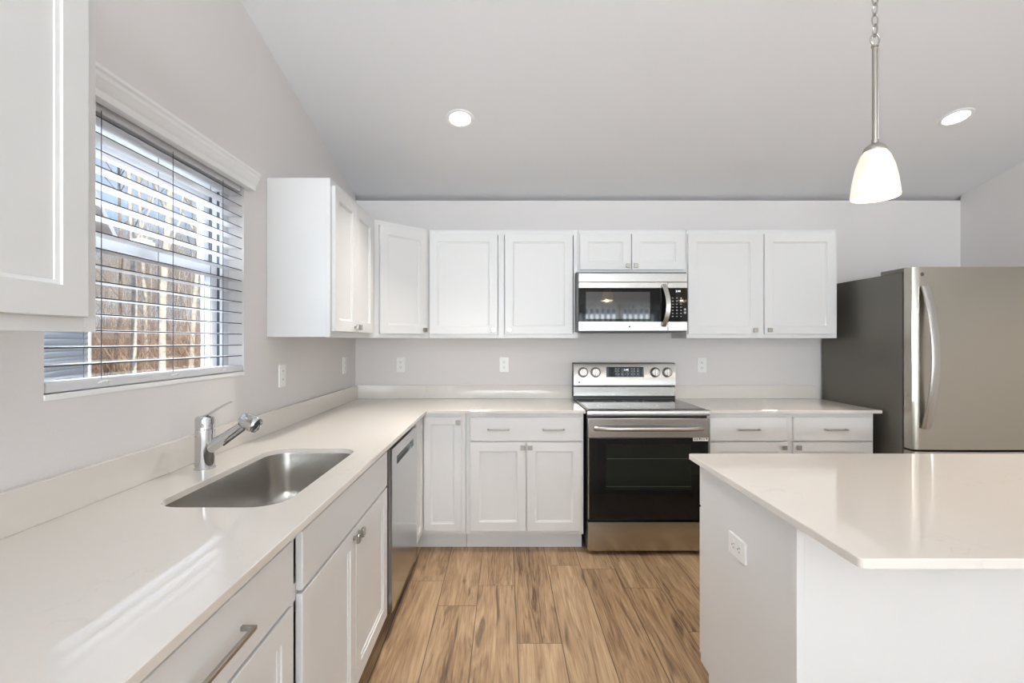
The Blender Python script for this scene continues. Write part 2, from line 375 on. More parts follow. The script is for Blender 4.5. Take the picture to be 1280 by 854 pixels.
# ------------------------------------------------------------------ window in the left wall
XO = XL-T
win = MB()
for a in ((WY0, WY0+.05, WZ0, WZ1), (WY1-.05, WY1, WZ0, WZ1), (WY0+.05, WY1-.05, WZ1-.05, WZ1), (WY0+.05, WY1-.05, WZ0, WZ0+.014)):
    win.box(XO, XL-.068, a[0], a[1], a[2], a[3], .003)
wino = struct(win, 'window_1', M['vinyl'])
tk = MB()
for y in (WY0+.0495, WY1-.0535):
    for x in (XO+.018, XO+.040, XO+.072): tk.box(x, x+.010, y, y+.004, WZ0+.016, WZ1-.055)
tk.build('jamb_track', M['vinyldark'], wino)
ZM = 1.655
def sash(x0, x1, z0, z1, nm, wb_=.042):
    s = MB(); a, b2 = WY0+.052, WY1-.052; w = .042
    s.box(x0, x1, a, a+w, z0, z1, .004); s.box(x0, x1, b2-w, b2, z0, z1, .004)
    s.box(x0, x1, a+w, b2-w, z1-w, z1, .004); s.box(x0, x1, a+w, b2-w, z0, z0+wb_, .003)
    o = s.build(nm, M['vinyl'], wino)
    MB().box((x0+x1)/2-.003, (x0+x1)/2+.003, a+w-.004, b2-w+.004, z0+wb_-.003, z1-w+.004).build('pane', M['glass'], o)
    return o
sash(XO+.012, XO+.040, ZM-.02, WZ1-.052, 'upper_sash')
ls_ = sash(XO+.046, XO+.074, WZ0+.0145, ZM+.025, 'lower_sash', .014)
lk = MB().box(XO+.048, XO+.085, 1.63, 1.70, ZM+.0255, ZM+.042, .003); lk.box(XO+.055, XO+.075, 1.655, 1.70, ZM+.042, ZM+.05, .003); lk.build('sash_lock', M['vinyl'], wino)
sill = MB().box(XL-.0675, XL+.004, WY0-.001, WY1+.001, 1.206, 1.2215, .002)
tag(sill.build('trim_1', M['white']), kind='structure')

# wood blind hung in the opening
BX0, BX1 = XL-.058, XL-.006
bl = thing('window_blind', 'white horizontal slatted blind, slats open, hanging in the window above the sink', 'blind', (XL, (WY0+WY1)/2, 1.224))
def bb(): return MB()
def fin(mb, name, mat, par, smooth=35): return mb.build(name, mat, par, origin=par.location, smooth=smooth)
sl = bb(); ya, yb = WY0+.006, WY1-.006
for k in range(16):
    z = 1.990-.0465*k
    t = MB()
    pr = []
    for i in range(9):
        u = i/8; x = BX0+(BX1-BX0)*u; pr.append((x, z+.0022*math.sin(PI*u)))
    low = [(x, zz-.0032) for x, zz in pr]
    ring = pr+low[::-1]
    ring3 = [[(x, y, zz) for x, zz in ring] for y in (ya, yb)]
    sl.loops(ring3)
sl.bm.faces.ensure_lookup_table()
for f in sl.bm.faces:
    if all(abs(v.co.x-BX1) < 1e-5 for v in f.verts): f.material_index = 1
fin(sl, 'slats', [M['blind'], M['blindedge_shade']], bl)
hr = bb().box(BX0-.002, BX1-.004, ya, yb, 2.004, 2.043, .003); fin(hr, 'headrail', M['blind'], bl)
br = bb().box(BX0, BX1+.004, ya, yb, 1.2235, 1.2505, .005, 3); fin(br, 'bottom_rail', M['blind'], bl)
for y in (1.386, 1.686, 1.986):
    for x in (BX0+.002, BX1+.0006): fin(bb().tube([(x, y, 1.24), (x, y, 2.01)], .0011, 6), 'ladder_cord', M['cord'], bl)
for y in (1.386, 1.686, 1.986):
    hd = bb().tube([(BX1+.006+.010*math.cos(a), y+.016*math.sin(a), 1.2375+.006*math.cos(a)) for a in [2*PI*i/20 for i in range(20)]], .0022, 6, closed_path=True)
    fin(hd, 'hold_down_clip', M['clear'], bl)
# valance with a stepped crown profile, wider than the opening, with returns to the wall
VP_ = [(0, 0), (.030, 0), (.032, .004), (.032, .020), (.036, .024), (.040, .028), (.044, .040), (.050, .046), (.050, .058), (.056, .064), (.056, .074), (0, .074)]
va = bb(); vy0, vy1 = WY0-.035, WY1+.035
va.loops([[(XL+.0015+x, y, 2.022+z) for x, z in VP_] for y in (vy0, vy1)])
fin(va, 'valance', M['white'], bl)

# ------------------------------------------------------------------ cabinets
FW, TH = .057, .019
def shaker(mb, x0, x1, z0, z1, yf=-TH, th=TH-.001, fw=FW):
    """shaker panel whose front is the plane y = yf and which reaches back to yf+th"""
    def r(i, y): return [(x0+i, y, z0+i), (x1-i, y, z0+i), (x1-i, y, z1-i), (x0+i, y, z1-i)]
    mb.loops([r(0, yf+th), r(0, yf+.002), r(.0007, yf+.0006), r(.002, yf), r(fw, yf), r(fw+.002, yf+.004), r(fw+.009, yf+.0065), r(fw+.010, yf+.0095)], flat=True)
    return mb
def slab(mb, x0, x1, z0, z1, yf=-TH, th=TH-.001):
    def r(i, y): return [(x0+i, y, z0+i), (x1-i, y, z0+i), (x1-i, y, z1-i), (x0+i, y, z1-i)]
    mb.loops([r(0, yf+th), r(0, yf+.003), r(.001, yf+.001), r(.003, yf)], flat=True); return mb
def knob(par, x, z, yf=-TH):
    k = MB().lathe([(.009, 0), (.006, .004), (.006, .013)], (x, yf, z), (0, -1, 0), 16)
    k.box(x-.0145, x+.0145, yf-.023, yf-.012, z-.0145, z+.0145, .002)
    return k.build('knob', M['nickel'], par)
def pull(par, xc, z, L=.14, yf=-TH, t=.009, out=.030):
    k = MB(); a, b2 = xc-L/2, xc+L/2
    k.box(a, b2, yf-out, yf-out+t, z-t/2, z+t/2, .0015); k.box(a, a+t, yf-out+t*.5, yf-.0002, z-t/2, z+t/2, .0012); k.box(b2-t, b2, yf-out+t*.5, yf-.0002, z-t/2, z+t/2, .0012)
    return k.build('pull', M['nickel'], par)
def frame_mb(w, z0, z1, stiles, rails):
    """face frame of the given stiles (x0, x1) and rails (z0, z1), 19 mm thick from y = 0"""
    m = MB()
    for a, b2 in stiles: m.box(a, b2, 0, .019, z0, z1, .0008, 1)
    xs = sorted(stiles)
    for (a, b2), (c, d) in zip(xs, xs[1:]):
        for e, f in rails: m.box(b2, c, 0.0002, .0188, e, f)
    return m
def carcass(root, w, d, z0, z1, stiles, rails, toe=True, shelf=True, bottom=None):
    m = frame_mb(w, z0, z1, stiles, rails); p = .016
    m.box(0, p, .019, d, z0, z1); m.box(w-p, w, .019, d, z0, z1); m.box(p, w-p, .019, d-.006, z0+.012, z0+.028)
    m.box(p, w-p, d-.006, d, z0, z1)
    if shelf: m.box(p, w-p, .019, d-.006, z1-.016, z1)
    body = m.build('body', M['cab'], root)
    if toe:
        t = MB().box(0, w, .075, .091, 0.0005, z0); t.box(0, p, .091, d, 0.0005, z0); t.box(w-p, w, .091, d, 0.0005, z0)
        t.build('toe_kick', M['cab'], root)
    return body
BZ0, BZ1 = .114, .892
DZ = (.140, .706); RZ = (.715, .866)
RAILS_B = [(BZ0, BZ0+.045), (.690, .735), (.850, BZ1)]
def base_cab(label, loc, rz, w, d, doors, drawers, mid=None, pulls=None, knobs=None, top=True, group='white base cabinets', pl=.14):
    r = thing('base_cabinet', label, 'cabinet', loc, rz, group)
    st = [(0, .03), (w-.03, w)]
    if mid: st.append(mid)
    carcass(r, w, d, BZ0, BZ1, st, RAILS_B, shelf=top)
    for (a, b2), kx in zip(doors, knobs):
        o = shaker(MB(), a, b2, *DZ).build('door', M['cab'], r)
        if kx is not None: knob(o, kx, DZ[1]-.030)
    for (a, b2), ps in zip(drawers, pulls):
        o = slab(MB(), a, b2, *RZ).build('drawer', M['cab'], r)
        for p in ps: pull(o, p, (RZ[0]+RZ[1])/2, pl)
    return r
FXL = -.536           # face frame plane, left run
FYB = 3.134           # face frame plane, back run
DL = FXL-XL-.003; DB = YW-FYB-.003
# left run, local x runs towards the back wall
base_cab('white base cabinet nearest the viewer on the left, drawer with a long nickel bar pull', (FXL, .55, 0), PI/2, .661, DL,
         [(.018, .330), (.334, .6446)], [(.018, .6446)], pulls=[[.321]], knobs=[.303, .361], pl=.187)
base_cab('white sink cabinet with a plain false front, two doors and two square knobs', (FXL, 1.213, 0), PI/2, .985, DL,
         [(.0395, .492), (.496, .948)], [(.0395, .948)], pulls=[[]], knobs=[.467, .521], top=False)
# back run, left of the range
base_cab('white base cabinet left of the range, one wide drawer with two pulls over two doors', (-.245, FYB, 0), 0, .755, DB,
         [(.029, .386), (.389, .742)], [(.029, .742)], pulls=[[.210, .560]], knobs=[.365, .411])
base_cab('white base cabinet between range and refrigerator with two drawers side by side', (1.305, FYB, 0), 0, 1.065, DB,
         [(.010, .503), (.544, 1.048)], [(.010, .503), (.544, 1.048)], mid=(.49, .56), pulls=[[.252], [.808]], knobs=[.478, .570])
# corner base cabinet with a hinged pair of doors
cc = thing('corner_base_cabinet', 'white corner base cabinet with a narrow door beside the dishwasher, single knob', 'cabinet', (FXL, FYB, 0), 0, 'white base cabinets')
yA = 2.873-FYB
m = MB()
outl = [(XL+.003-FXL, yA), (0, yA), (0, 0), (.2885, 0), (.2885, DB), (XL+.003-FXL, DB)]
m.poly_prism(outl, [], lambda a, b2, d: (a, b2, d), BZ0, BZ0+.02)
m.box(-.019, 0, yA, 0, BZ0+.0201, BZ1); m.box(-.0188, .2885, .0002, .019, BZ0+.0201, BZ1)
m.box(XL+.003-FXL, -.0192, yA, yA+.016, BZ0+.0201, BZ1); m.box(.2725, .2885, .0192, DB, BZ0+.0201, BZ1)
m.build('body', M['cab'], cc)
t = MB(); t.box(-.091, -.075, yA, .091, .0005, BZ0); t.box(-.075, .2885, .075, .091, .0005, BZ0); t.build('toe_kick', M['cab'], cc)
o = shaker(MB(), .024, .264, DZ[0], RZ[1], fw=.045).build('door', M['cab'], cc); knob(o, .245, RZ[1]-.03)
t = shaker(MB(), .012, -yA-.024, DZ[0], RZ[1], fw=.045)
t.xf(Matrix.Translation((0, yA, 0)) @ Matrix.Rotation(PI/2, 4, 'Z')); t.build('door', M['cab'], cc)

# island cabinet, its doors face the range
IX0, IY1, IY0 = .763, 1.893, 1.268
ICW = 1.60
isl = thing('island_cabinet', 'long white kitchen island cabinet with a plain back panel', 'cabinet', (IX0+ICW, IY1, 0), PI, None)
carcass(isl, ICW, IY1-IY0-.012, BZ0, BZ1, [(0, .03), (ICW/3-.02, ICW/3+.02), (2*ICW/3-.02, 2*ICW/3+.02), (ICW-.03, ICW)], RAILS_B)
for i in range(3):
    a, b2 = i*ICW/3+.012, (i+1)*ICW/3-.012; mid = (a+b2)/2
    o = slab(MB(), a if i else .003, b2 if i < 2 else ICW-.003, *RZ).build('drawer', M['cab'], isl); pull(o, mid, .79)
    for c, d, kx in ((a if i else .003, mid-.002, mid-.03), (mid+.002, b2 if i < 2 else ICW-.003, mid+.03)):
        o = shaker(MB(), c, d, *DZ).build('door', M['cab'], isl); knob(o, kx, DZ[1]-.03)
D_ = IY1-IY0
p = MB().box(0, ICW, D_-.0115, D_, .0005, BZ1, .001, 1); p.build('back_panel', M['cab'], isl)
p = MB().box(ICW-.014, ICW+.006, D_-.0005, D_+.006, .0005, BZ1, .001, 1); p.box(ICW+.0002, ICW+.006, D_-.02, D_-.0005, .0005, BZ1, .001, 1); p.build('corner_trim', M['cab'], isl)

# wall cabinets
UZ0, UZ1 = 1.374, 2.136; UD = (1.402, 2.105)
def wall_cab(label, loc, rz, w, d, doors, knobs, z0=UZ0, z1=UZ1, dz=UD, mid=None):
    r = thing('wall_cabinet', label, 'cabinet', (loc[0], loc[1], z0), rz, 'white wall cabinets')
    st = [(0, .03), (w-.03, w)]
    if mid: st.append(mid)
    m = frame_mb(w, 0, z1-z0, st, [(0, .035), (z1-z0-.04, z1-z0)]); p = .016
    m.box(0, p, .019, d, 0, z1-z0); m.box(w-p, w, .019, d, 0, z1-z0); m.box(p, w-p, .019, d, .010, .026)
    m.box(p, w-p, .019, d, z1-z0-.016, z1-z0); m.box(p, w-p, d-.006, d, .026, z1-z0-.016); m.build('body', M['cab'], r)
    for (a, b2), kx in zip(doors, knobs):
        o = shaker(MB(), a, b2, dz[0]-z0, dz[1]-z0).build('door', M['cab'], r)
        if kx is not None: knob(o, kx, dz[0]-z0+.028)
    return r
FXU, FYU = -.833, 3.437
DU, DV = FXU-XL-.002, YW-FYU-.002
wall_cab('white wall cabinet nearest the viewer, cut off by the left edge beside the window', (FXU, .10, 0), PI/2, .896, DU, [(.012, .43), (.436, .858)], [.40, .468])
wall_cab('white wall cabinet on the left wall, its tall blank side towards the viewer', (FXU, 2.337, 0), PI/2, .794, DU, [(.020, .353), (.357, .694)], [.328, .382])
wall_cab('white wall cabinet left of the microwave with two tall doors', (-.527, FYU, 0), 0, 1.046, DV, [(.003, .482), (.533, 1.009)], [.454, .563], mid=(.485, .530))
wall_cab('short white wall cabinet above the microwave', (.5205, FYU, 0), 0, .762, DV, [(.012, .371), (.375, .740)], [.345, .401], z0=1.830, dz=(1.853, 2.105))
wall_cab('white wall cabinet right of the microwave, next to the refrigerator', (1.284, FYU, 0), 0, 1.060, DV, [(.007, .498), (.543, 1.036)], [.472, .573], mid=(.50, .545))
# diagonal corner wall cabinet
dg_ = thing('corner_wall_cabinet', 'white diagonal corner wall cabinet with one door, where the walls meet', 'cabinet', (FXU, 3.132, UZ0), PI/4, 'white wall cabinets')
R_ = Matrix.Rotation(-PI/4, 2)
LD = .431
pts = [(-.833, 3.1325), (-.5285, 3.437), (-.5285, YW-.002), (XL+.002, YW-.002), (XL+.002, 3.1325)]
lp = [tuple(R_ @ Vector((x-FXU, y-3.132))) for x, y in pts]
m = MB(); hh = UZ1-UZ0
m.poly_prism(lp, [], lambda a, b2, d: (a, b2, d), 0, .018); m.poly_prism(lp, [], lambda a, b2, d: (a, b2, d), hh-.018, hh)
m.box(.0, .034, .001, .019, .018, hh-.018); m.box(LD-.034, LD, .001, .019, .018, hh-.018); m.box(.034, LD-.034, .001, .019, .018, .04); m.box(.034, LD-.034, .001, .019, hh-.04, hh-.018)
for i in (1, 4):
    a, b2 = Vector(lp[i]), Vector(lp[(i+1) % 5]); n_ = (b2-a).normalized(); nn = Vector((-n_.y, n_.x))*.014
    q = [a, b2, b2+nn, a+nn]
    m.loops([[(v.x, v.y, z) for v in q] for z in (.018, hh-.018)])
m.build('body', M['cab'], dg_)
o = shaker(MB(), .033, .398, UD[0]-UZ0, UD[1]-UZ0).build('door', M['cab'], dg_); knob(o, .374, UD[0]-UZ0+.028)

# ------------------------------------------------------------------ worktops
CZ0, CZ1 = .894, .914
def slab_top(mb, outer, holes, z0=CZ0, z1=CZ1, bev=.002):
    """stone slab with a small eased top edge; outer counter-clockwise, holes counter-clockwise"""
    f = lambda a, b2, d: (a, b2, d)
    t = bmesh.new()
    def ring(l, z): return [t.verts.new((a, b2, z)) for a, b2 in l]
    def edges(vs): return [t.edges.new((vs[i], vs[(i+1) % len(vs)])) for i in range(len(vs))]
    tops, bots = [], []
    for k, l in enumerate([outer]+holes):
        li = offset_poly(l, bev if k == 0 else -bev)
        lo, mi_, up = ring(l, z0), ring(l, z1-bev), ring(li, z1)
        n = len(l)
        for A, B in ((lo, mi_), (mi_, up)):
            for i in range(n): t.faces.new((A[i], A[(i+1) % n], B[(i+1) % n], B[i]))
        tops += [e for e in (t.edges.get((up[i], up[(i+1) % n])) for i in range(n))]
        bots += [e for e in (t.edges.get((lo[i], lo[(i+1) % n])) for i in range(n))]
    bmesh.ops.triangle_fill(t, use_beauty=True, edges=tops); bmesh.ops.triangle_fill(t, use_beauty=True, edges=bots)
    bmesh.ops.recalc_face_normals(t, faces=t.faces[:])
    return mb.merge(t)
CXF, CYF = -.492, 3.096
SX0, SX1, SY0, SY1 = -.950, -.598, 1.295, 2.010
hole = rrect(SX0, SX1, SY0, SY1, .085, 10)
L_out = [(XL+.002, .53), (CXF, .53), (CXF, CYF), (.517, CYF), (.517, YW-.002), (XL+.002, YW-.002)]
ct = slab_top(MB(), L_out, [hole]).build('worktop', M['quartz'], origin=(XL+.002, .53, CZ0))
tag(ct, 'long L-shaped white quartz worktop holding the sink and wrapping the left corner', 'countertop', 'white quartz worktops')
def child_world(mb, name, mat, par): return mb.build(name, mat, par, origin=par.location)
bs = MB().box(XL+.002, XL+.022, .53, YW-.002, CZ1+.0003, CZ1+.1016, .0015, 2); child_world(bs, 'backsplash', M['quartz'], ct)
bs = MB().box(XL+.0223, .517, YW-.022, YW-.002, CZ1+.0003, CZ1+.1016, .0015, 2); child_world(bs, 'backsplash', M['quartz'], ct)
c2 = slab_top(MB(), [(1.306, CYF), (2.400, CYF), (2.400, YW-.002), (1.306, YW-.002)], []).build('worktop', M['quartz'], origin=(1.306, CYF, CZ0))
tag(c2, 'short white quartz worktop between the range and the refrigerator', 'countertop', 'white quartz worktops')
bs = MB().box(1.306, 2.385, YW-.022, YW-.002, CZ1+.0003, CZ1+.1016, .0015, 2); child_world(bs, 'backsplash', M['quartz'], c2)
it = slab_top(MB(), rrect(.722, 2.42, .988, 1.912, .010, 4), []).build('worktop', M['quartz'], origin=(.722, .988, CZ0))
tag(it, 'broad white quartz island top in the right foreground', 'countertop', 'white quartz worktops')

# ------------------------------------------------------------------ sink and faucet
sk = thing('kitchen_sink', 'stainless steel undermount sink bowl set into the left worktop', 'sink', ((SX0+SX1)/2, (SY0+SY1)/2, .68))
e = .004
def rr(i, r): return rrect(SX0-e+i, SX1+e-i, SY0-e+i, SY1+e-i, r, 10)
bowl = MB(); lev = [(rr(-.018, .10), .8935), (rr(0, .088), .8935), (rr(.001, .086), .885), (rr(.008, .08), .745), (rr(.014, .078), .715), (rr(.026, .075), .697), (rr(.048, .07), .688), (rr(.09, .06), .686)]
bowl.loops([[(a, b2, z) for a, b2 in l] for l, z in lev], cap0=False, cap1=True)
fin(bowl, 'bowl', M['sink'], sk, 50)
dr = MB().lathe([(.001, 0), (.030, 0), (.034, .002), (.045, .0035), (.047, .002), (.047, .0004)], ((SX0+SX1)/2, (SY0+SY1)/2, .6864), n=32); fin(dr, 'drain', M['chrome'], sk)

FB = Vector((-1.036, 1.690, CZ1+.0005))
fa = thing('kitchen_faucet', 'chrome single-lever pull-out faucet behind the sink', 'faucet', FB)
b_ = MB().lathe([(.0335, 0), (.0335, .004), (.031, .006), (.0305, .132), (.0305, .136), (.029, .137), (.029, .1395), (.0305, .1405), (.0305, .170), (.0285, .177), (.022, .180), (.002, .181)], (0, 0, 0), n=40)
b_.build('body', M['chrome'], fa)
d = Vector((.83, 0, .565)).normalized()
s0 = Vector((.014, 0, .068)); s1 = s0+d*.150
sp = MB().tube([s0+(s1-s0)*i/10 for i in range(11)], lambda t: .0215-.006*t, 20); sp.build('spout', M['chrome'], fa)
rb = MB().tube([s0+d*.05+Vector((.012, -.004, -.0165)), s0+d*.14+Vector((.010, -.004, -.0125))], .0028, 8); rb.build('hose_seam', M['slot'], fa)
hd = Vector((.86, -.10, -.34)).normalized(); h0 = s1-hd*.014+Vector((.004, 0, .012))
h_ = MB().lathe([(.012, -.006), (.021, -.001), (.0255, .006), (.027, .016), (.0285, .046), (.028, .056), (.025, .060), (.022, .060), (.021, .056), (.002, .056)], h0, hd, 28); h_.build('spray_head', M['chrome'], fa)
lv = MB().sweep([(-.004, 0, .178), (.018, 0, .189), (.045, 0, .206), (.075, 0, .2225), (.092, 0, .230)],
                lambda i, t: [(-.010+.003*t, -.0025), (.010-.003*t, -.0025), (.010-.003*t, .0025), (-.010+.003*t, .0025)]); lv.build('lever', M['chrome'], fa)

# ------------------------------------------------------------------ dishwasher
dw = thing('dishwasher', 'stainless steel dishwasher with a pocket handle, left of the corner', 'dishwasher', (FXL, 2.222, 0), PI/2)
MB().box(.004, .640, .004, .56, .10, .872, .003).build('tub', M['charcoal'], dw)
MB().box(.012, .636, .045, .06, .0005, .099).build('toe_panel', M['black'], dw)
dd = MB()
def dwr(x0, x1, z0, z1, y): return [(x0, y, z0), (x1, y, z0), (x1, y, z1), (x0, y, z1)]
# door skin built round the handle pocket
px0, px1, pz0, pz1 = .110, .540, .765, .805
for a in ((.012, .638, .104, pz0), (.012, px0, pz0, pz1), (px1, .638, pz0, pz1), (.012, .638, pz1, .858)):
    dd.box(a[0], a[1], -.024, .003, a[2], a[3])
dd.build('door', M['dwsteel'], dw)
pk = MB().box(px0, px1, -.004, .002, pz0-.0, pz1); pk.loops([dwr(px0, px1, pz1-.004, pz1, -.0235), dwr(px0, px1, pz1-.010, pz1, -.004)]); pk.build('handle_pocket', M['charcoal'], dw)

# ------------------------------------------------------------------ range
RX0, RX1 = .526, 1.300; RW = RX1-RX0
rg = thing('kitchen_range', 'stainless steel electric range with black oven glass between the base cabinets', 'stove', (RX0, 3.09, 0))
MB().box(.002, RW-.002, .03, .634, .03, .885, .003).build('body', M['black'], rg)
for x in (.05, RW-.05):
    for y in (.08, .58): MB().lathe([(.016, .0005), (.016, .012), (.010, .014), (.010, .0305)], (x, y, 0), n=14).build('levelling_foot', M['black'], rg)
ck = MB().box(.0, RW, .012, .575, .887, .9165, .003); ck.build('cooktop_frame', M['steel'], rg)
glp = MB().box(.012, RW-.012, .030, .570, .9166, .9195, .0012); g_o = glp.build('cooktop_glass', M['cooktop'], rg)
for (x, y, r) in ((.20, .17, .105), (.58, .17, .085), (.20, .42, .075), (.58, .42, .105), (.39, .45, .055)):
    rn = MB(); n = 48
    rn.loops([[(x+q*math.cos(2*PI*i/n), y+q*math.sin(2*PI*i/n), .9198) for i in range(n)] for q in (r-.0016, r)], False, False); rn.build('burner_ring', M['btn'], g_o)
fl = MB(); # rolled steel front lip
fl.loops([[(x, y, z) for y, z in ((.0118, .884), (-.006, .880), (-.010, .884), (-.011, .902), (-.008, .912), (.002, .917), (.0118, .9172))] for x in (0, RW)]); fl.build('front_lip', M['steel'], rg)
# oven door
od = MB().box(.004, RW-.004, -.010, .028, .742, .866, .004); odo = od.build('oven_door', M['steel'], rg)
MB().box(.004, RW-.004, -.008, .028, .226, .7415, .003).build('door_glass', M['blackglass'], odo)
wg = MB().box(.118, RW-.118, -.0088, -.0080, .415, .700); wg.build('oven_window', M['ovenglass'], odo)
rk = MB()
for z in (.435, .610):
    rk.box(.122, RW-.122, -.0093, -.0089, z-.0015, z+.0015)
rk.build('oven_rack', M['charcoal'], odo)
for xa in (.0045, RW-.0105): MB().box(xa, xa+.006, -.0092, -.0081, .228, .741).build('door_edge', M['steel'], odo)
hp = []
for i in range(25):
    u = i/24; hp.append((.045+(RW-.09)*u, -.014-.050*(1-(2*u-1)**4), .806-.004*(2*u-1)**2))
hb = MB().sweep(hp, [(.010*math.cos(2*PI*k/16), .0145*math.sin(2*PI*k/16)) for k in range(16)]); hb.build('handle', M['steel'], odo)
st = MB().box(RW-.106, RW-.006, -.0089, -.0082, .722, .747); sto = st.build('energy_sticker', M['sticker'], odo); sto['label'] = 'white paper sticker with black print'
pm = MB(); random.seed(4)
for k in range(6):
    x = RW-.098+k*.0145; w_ = random.uniform(.005, .010)
    pm.box(x, x+w_, -.0092, -.0090, .728+random.uniform(0, .004), .738+random.uniform(0, .004))
pm.build('print', M['label'], sto)
bd = MB().lathe([(.008, 0), (.008, .001), (.007, .0013)], (RW-.030, -.0082, .262), (0, -1, 0), 20); bdo = bd.build('badge', M['steel'], odo)
# storage drawer, slightly bowed
sd = MB(); rows = []
for i in range(9):
    u = i/8; z = .030+.180*u; y = -.010-.006*math.sin(PI*u); rows.append((y, z))
sd.loops([[(x, y, z) for y, z in rows]+[(x, .028, .210), (x, .028, .030)] for x in (.004, RW-.004)]); sd.build('storage_drawer', M['steelv'], rg)
# back guard
yb = 3.645-3.09
bg = MB()
BGX0, BGX1 = -.004, RW-.018
bg.loops([[(x, y, z) for y, z in ((yb+.010, .944), (yb+.010, 1.008), (yb+.045, 1.012), (yb+.045, 1.016), (yb+.075, 1.016), (yb+.075, .944))] for x in (BGX0, BGX1)], flat=True); bg.build('lower_guard', M['steel'], rg)
MB().box(BGX0+.002, BGX1-.002, yb+.014, yb+.0235, .9198, .9438).build('rear_trim', M['black'], rg)
MB().box(BGX0-.003, BGX1+.003, yb+.024, yb+.085, .9305, 1.190, .003).build('guard_shell', M['charcoal'], rg)
cp = MB(); cp.loops([[(x, y, z) for y, z in ((yb-.004, 1.024), (yb-.004, 1.030), (yb+.008, 1.180), (yb+.012, 1.185), (yb+.0235, 1.186), (yb+.0235, 1.022))] for x in (BGX0, BGX1)])
cpo = cp.build('control_panel', M['steel'], rg)
TLT = math.atan2(.012, .150)
def onpanel(x, z): return (x, yb-.004+.012*(z-1.030)/.150, z)
cy = lambda px: (px-630)/167.6-RX0
for px in (728, 743.6, 818.2, 833.4):
    c = Vector(onpanel(cy(px)+.006, 1.119)); ax = Vector((0, -1, .08))
    k = MB().lathe([(.033, .0), (.033, .004), (.0295, .006), (.0285, .022), (.026, .025), (.002, .0255)], c, ax, 32)
    ko = k.build('burner_knob', M['nickel'], cpo)
    k2 = MB().box(-.006, .006, -.034, -.0252, -.026, .026, .002); k2.xf(Matrix.Translation(c)); k2.build('knob_grip', M['steel'], ko)
    k3 = MB().lathe([(.0375, .0003), (.0375, .0016), (.0335, .0018)], c, ax, 32); k3.build('knob_ring', M['black'], ko)
dx0, dx1 = cy(757.2)+.006, cy(804)+.006
dp = MB(); dp.loops([[onpanel(x, z) for x, z in ((dx0, 1.084), (dx1, 1.084), (dx1, 1.160), (dx0, 1.160))], [tuple(Vector(onpanel(x, z))+Vector((0, -.002, 0))) for x, z in ((dx0, 1.084), (dx1, 1.084), (dx1, 1.160), (dx0, 1.160))]])
dpo = dp.build('display', M['blackglass'], cpo)
dm = MB(); random.seed(7)
for r_, zz in enumerate((1.146, 1.128, 1.106)):
    for c_ in range(8):
        if r_ < 2 and c_ in (2, 3): continue
        x = dx0+.070+c_*.0235; q = Vector(onpanel(x, zz)); dm.box(q.x-.004, q.x+.004, q.y-.0026, q.y-.0021, q.z-.003, q.z+.003)
dm.build('button_marks', M['btn'], dpo)
q = onpanel((dx0+dx1)/2+.008, 1.138); text_mesh('3:44', .020, M['digit'], 'clock_digits', dpo, (q[0], q[1]-.0024, q[2]))
q = onpanel(BGX0+.040, 1.046); bd = MB().lathe([(.008, 0), (.008, .0010), (.0065, .0013)], q, (0, -1, .08), 20); bd.build('badge', M['charcoal'], cpo)

# ------------------------------------------------------------------ microwave
mw = thing('microwave_oven', 'stainless steel over-the-range microwave with a black window, under the short cabinet', 'microwave', (.498, 3.34, 1.412))
MX = .762
def mz(z): return z-1.412
MB().box(.001, MX-.004, .022, .398, mz(1.416), mz(1.828), .003).build('case', M['charcoal'], mw)
MB().box(.08, MX-.08, .03, .36, mz(1.412), mz(1.4158)).build('underside_vent', M['black'], mw)
f0, f1, fd = .013, .757, .622
v_ = MB().box(f0, f1, -.002, .0215, mz(1.757), mz(1.818), .003); v_.build('vent_strip', M['steel'], mw)
md = MB().box(f0, fd, -.004, .0215, mz(1.716), mz(1.7555), .002); md.box(f0, fd, -.004, .0215, mz(1.424), mz(1.4865), .002)
mdo = md.build('door', M['steel'], mw)
MB().box(f0, fd, -.003, .0215, mz(1.4868), mz(1.7157)).build('door_glass', M['blackglass'], mdo)
MB().box(.062, .500, -.0036, -.0031, mz(1.506), mz(1.690)).build('door_window', M['mwglass'], mdo)
cpn = MB().box(fd+.002, f1, -.003, .0215, mz(1.4868), mz(1.7157), .001); cpo2 = cpn.build('control_panel', M['blackglass'], mw)
for za, zb_ in ((1.424, 1.4865), (1.716, 1.7555)): MB().box(fd+.002, f1, -.004, .0215, mz(za), mz(zb_), .002).build('control_surround', M['steel'], mw)
bt = MB()
for r_ in range(7):
    for q in range(3):
        x, z = fd+.034+q*.028, 1.648-r_*.021
        bt.box(x-.005, x+.005, -.0036, -.0031, mz(z)-.0025, mz(z)+.0025)
for z in (1.57, 1.548): bt.box(f1-.024, f1-.010, -.0036, -.0031, mz(z)-.007, mz(z)+.007)
bt.build('buttons', M['btn'], cpo2)
text_mesh('3:44', .020, M['digit'], 'clock_digits', cpo2, (fd+.070, -.0034, mz(1.694)))
hp = []
for i in range(21):
    u = i/20; hp.append((.590+.020*math.sin(PI*u), -.012-.040*math.sin(PI*u)**.7, mz(1.455+.285*u)))
hm = MB().sweep(hp, [(-.015, -.004), (.015, -.004), (.015, .004), (-.015, .004)], up=(0, -1, 0)); hm.build('handle', M['steel'], mdo)
bd = MB().lathe([(.007, 0), (.007, .0010), (.006, .0013)], (.36, -.0041, mz(1.452)), (0, -1, 0), 20); bd.build('badge', M['charcoal'], mdo)

